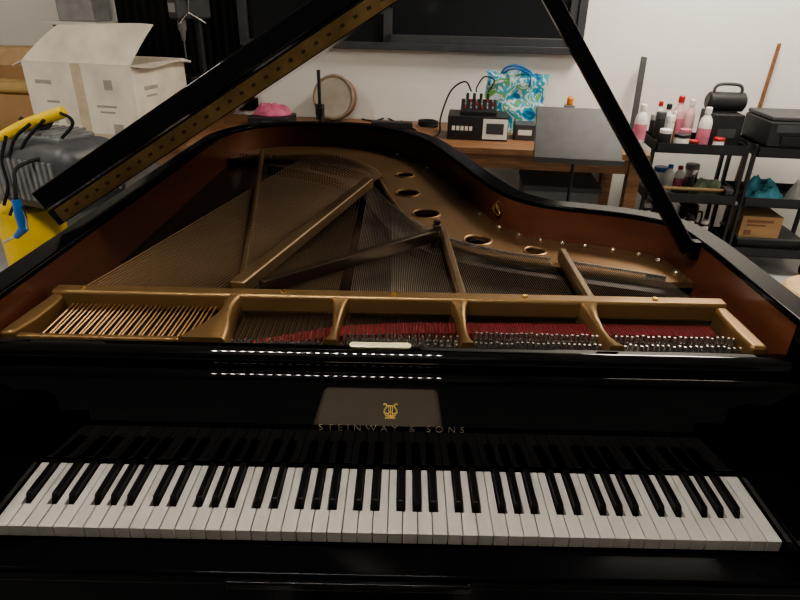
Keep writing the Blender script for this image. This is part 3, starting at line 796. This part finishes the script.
c1 = cart('black three tier utility cart beside the workbench, crowded with bottles', (1.74,3.0,0))
c2 = cart('black three tier utility cart carrying the printer', (2.29,2.93,0))
def on(c, lx, ly, z): return c.location + Matrix.Rotation(RZ,3,'Z') @ Vector((lx,ly,z))
T3, T2, T1 = .7285, .4385, .1285
bottle('white bottle with pink label standing in front on the crowded cart', on(c1,.02,-.1,T3), .24, .036, white, pink, white)
bottle('pale pink bottle with red cap at the back of the crowded cart', on(c1,-.07,.12,T3), .27, .035, palepink, pink, redp)
bottle('pale pink bottle with white cap at the back of the crowded cart', on(c1,.0,.13,T3), .25, .03, palepink, None, white)
bottle('white bottle with black cap at the back left of the crowded cart', on(c1,-.13,.13,T3), .22, .03, white, None, blackplastic)
bottle('slim white bottle with pink cap beside the dark box on the cart', on(c1,.036,-.03,T3), .17, .019, white, None, pink)
bottle('slim brown bottle with white cap among the white bottles on the cart', on(c1,-.105,.075,T3), .19, .019, stickwood, None, white)
jar('black jar with white lid at the left front of the crowded cart', on(c1,-.19,-.1,T3), .11, .034, blackplastic, white)
jar('white tub with black lid on the crowded cart between jar and bottle', on(c1,-.10,-.12,T3), .09, .042, white, blackplastic, 'tub', 'tub')
jar('tall black jar with grey lid at the back left corner of the cart', on(c1,-.20,.1,T3), .16, .034, blackplastic, grey)
jar('small white tub with pink lid in the middle of the cart top', on(c1,-.05,-.01,T3), .10, .032, white, pink, 'tub', 'tub')
jar('slim white canister with white lid at the middle left of the cart top', on(c1,-.14,.02,T3), .17, .026, white, white, 'canister', 'canister')
jar('small black pot with red lid at the front beside the white bottle', on(c1,-.035,-.135,T3), .06, .026, blackplastic, redp, 'pot', 'pot')
jar('black canister with black lid in the middle of the cart top', on(c1,-.205,.0,T3), .19, .028, blackplastic, darkgrey, 'canister', 'canister')
jar('white jar with red lid at the right front of the crowded cart', on(c1,.10,-.14,T3), .08, .03, white, redp)
o = thing('carry_case', 'dark box under the black portable speaker on the cart', 'case', on(c1,.15,.035,T3), RZ)
MB().b(-.085,.085,-.12,.12,0,.20).build('case_body', blackplastic, o, bevel=.008)
MB().b(-.05,.05,-.123,-.12,.07,.12).build('label', darkgrey, o)
o = thing('portable_speaker', 'rounded black portable speaker with carrying handle on the dark box', 'speaker', on(c1,.15,.035,T3+.2005), RZ)
MB().tube([(-.105,0,.055),(-.095,0,.055),(.095,0,.055),(.105,0,.055)],[.04,.054,.054,.04],20).build('body', blackplastic, o)
for s in (-1,1): MB().cyl((s*.104,0,.055),(s*.108,0,.055),.036,None,18).build('bass_cap', darkgrey, o)
MB().tube(catmull([(-.075,0,.09),(-.075,0,.13),(-.045,0,.15),(.045,0,.15),(.075,0,.13),(.075,0,.09)],5),.009,8).build('handle', darkgrey, o)
# printer
o = thing('printer', 'flat black printer on top of the right utility cart', 'printer', on(c2,.01,0,T3+.047), RZ)
pbody = MB().b(-.23,.23,-.185,.18,0.0,.14).build('body', blackplastic, o, bevel=.012, seg=3)
MB().b(-.225,.225,-.17,.175,.141,.165).build('scanner_lid', darkgrey, o, bevel=.008)
MB().b(-.16,.16,-.20,-.184,.02,.06).build('paper_slot', rubber, o); MB().box((-.13,-.187,.105),(.14,.01,.04)).build('control_panel', darkgrey, o)
# sticks, cart contents
o = MB().tube([(0,0,0.006),(.085,.055,1.29)],[.013,.011],10).build('wooden_stick', stickwood, loc=(2.175,3.22,0)); tag(o,'brown wooden stick leaning against the wall behind the printer cart','stick')
o = thing('hammer', 'hammer with pale wooden handle lying across the middle tier of the crowded cart', 'hammer', on(c1,0,-.12,T2+.0472), RZ)
MB().cyl((-.256,0,.0122),(.20,0,.0122),.012,.01,10).build('handle', palewood, o); MB().b(.20,.244,-.05,.05,-.003,.03).build('head', darkgrey, o, bevel=.004)
bottle('white bottle standing on the middle tier of the crowded cart', on(c1,-.08,.02,T2), .17,.03, white, None, blue)
bottle('short white bottle with red cap at the back of the middle tier', on(c1,.0,.08,T2), .15,.03, white, pink, redp)
jar('silver tin with grey lid at the back right of the middle tier', on(c1,.08,.11,T2), .16, .04, chrome, grey, 'tin', 'tin')
jar('white tub with blue lid at the back left of the middle tier', on(c1,-.10,.12,T2), .13, .045, white, blue, 'tub', 'tub')
o = thing('screwdriver', 'long screwdriver with red handle on the middle tier behind the hammer', 'screwdriver', on(c1,-.16,-.06,T2+.001), RZ+.2)
MB().tube([(-.05,0,.014),(-.04,0,.014),(.04,0,.014),(.05,0,.014)],[.009,.013,.013,.007],10).build('handle', redp, o); MB().cyl((.05,0,.014),(.12,0,.006),.0035,None,8).build('shaft', chrome, o)
o = thing('tape_roll', 'white roll of tape lying at the left of the middle tier', 'tape', on(c1,-.185,.06,T2), RZ)
MB().lathe([(.045,0),(.055,.002),(.055,.048),(.045,.05)],n=28).build('roll', white, o); MB().lathe([(.034,.0505),(.04,.052)],n=24).build('core', browncard, o)
o = MB().heap(.2,.16,.12,5.).build('cloth', greencloth, loc=on(c1,.14,-.02,T2)); tag(o,'crumpled green and white cloth on the middle tier of the crowded cart','cloth')
o = MB().heap(.24,.2,.14,8.).build('cloth', tealcloth, loc=on(c2,-.10,-.04,T2)); tag(o,'crumpled blue green cloth on the middle tier under the printer','cloth')
o = MB().heap(.16,.16,.14,11.).build('cloth', whitecloth, loc=on(c2,.12,-.05,T2)); tag(o,'crumpled white cloth on the middle tier under the printer','cloth')
for k, (x, y) in enumerate(((-.14,-.11),(-.045,-.12),(-.18,.0),(.06,-.1),(.15,-.11))):
    o = thing('spray_can', ['silver spray can at the front left of the lowest tier','silver spray can second from left on the lowest tier','silver spray can at the back left of the lowest tier','silver spray can second from right on the lowest tier','silver spray can at the right end of the lowest tier'][k], 'can', on(c1,x,y,T1))
    hh = (.19,.22,.24,.21,.18)[k]
    MB().lathe([(.034,0),(.036,.004),(.036,hh*.8),(.028,hh*.86),(.02,hh*.88)],n=20).build('body', chrome, o); MB().lathe([(.022,hh*.87),(.022,hh*.98),(.018,hh)],n=16).build('cap', [white,redp,white,blackplastic,white][k], o)
for k, (x, y) in enumerate(((-.09,.085),(.10,.075))):
    o = thing('metal_pot', ['round silver metal pot at the back left of the lowest tier','round silver metal pot at the back right of the lowest tier'][k], 'pot', on(c1,x,y,T1), RZ)
    MB().lathe([(.055,0),(.062,.006),(.064,.21),(.067,.215),(.06,.217),(.057,.02)],n=28).build('body', chrome, o)
    MB().tube(catmull([(.062,0,.17),(.09,0,.17),(.09,0,.10),(.062,0,.10)],5),.006,8).build('handle', blackplastic, o)
o = thing('storage_bin', 'low black lidded bin on the lowest tier under the brown box', 'bin', on(c2,-.03,-.02,T1), RZ)
MB().box((0,0,.045),(.36,.27,.09),None,1.05).build('body', blackplastic, o, bevel=.006); MB().b(-.195,.195,-.148,.148,.09,.102).build('bin_lid', darkgrey, o, bevel=.003)
o = thing('cardboard_box', 'brown printed cardboard box on the black bin under the printer', 'box', on(c2,-.10,-.04,T1+.1025), RZ)
bd = MB().b(-.115,.115,-.11,.11,0,.13).build('body', browncard, o)
marks(((-.01,.10,.15,.016),(-.03,.075,.11,.009),(-.07,.03,.04,.03)), stickwood, bd, 'front', -.11)
# stool right edge
sp = P(832,292,.50)
o = thing('wooden_stool', 'round pale wooden stool at the right edge beyond the piano', 'stool', (sp.x,sp.y,0))
MB().lathe([(.15,.47),(.165,.48),(.165,.495),(.155,.505)],n=32).build('seat', palewood, o)
for k in range(4):
    a = R(45+90*k); MB().cyl((.10*math.cos(a),.10*math.sin(a),.47),(.15*math.cos(a),.15*math.sin(a),0),.016,.013,10).build('leg', palewood, o)
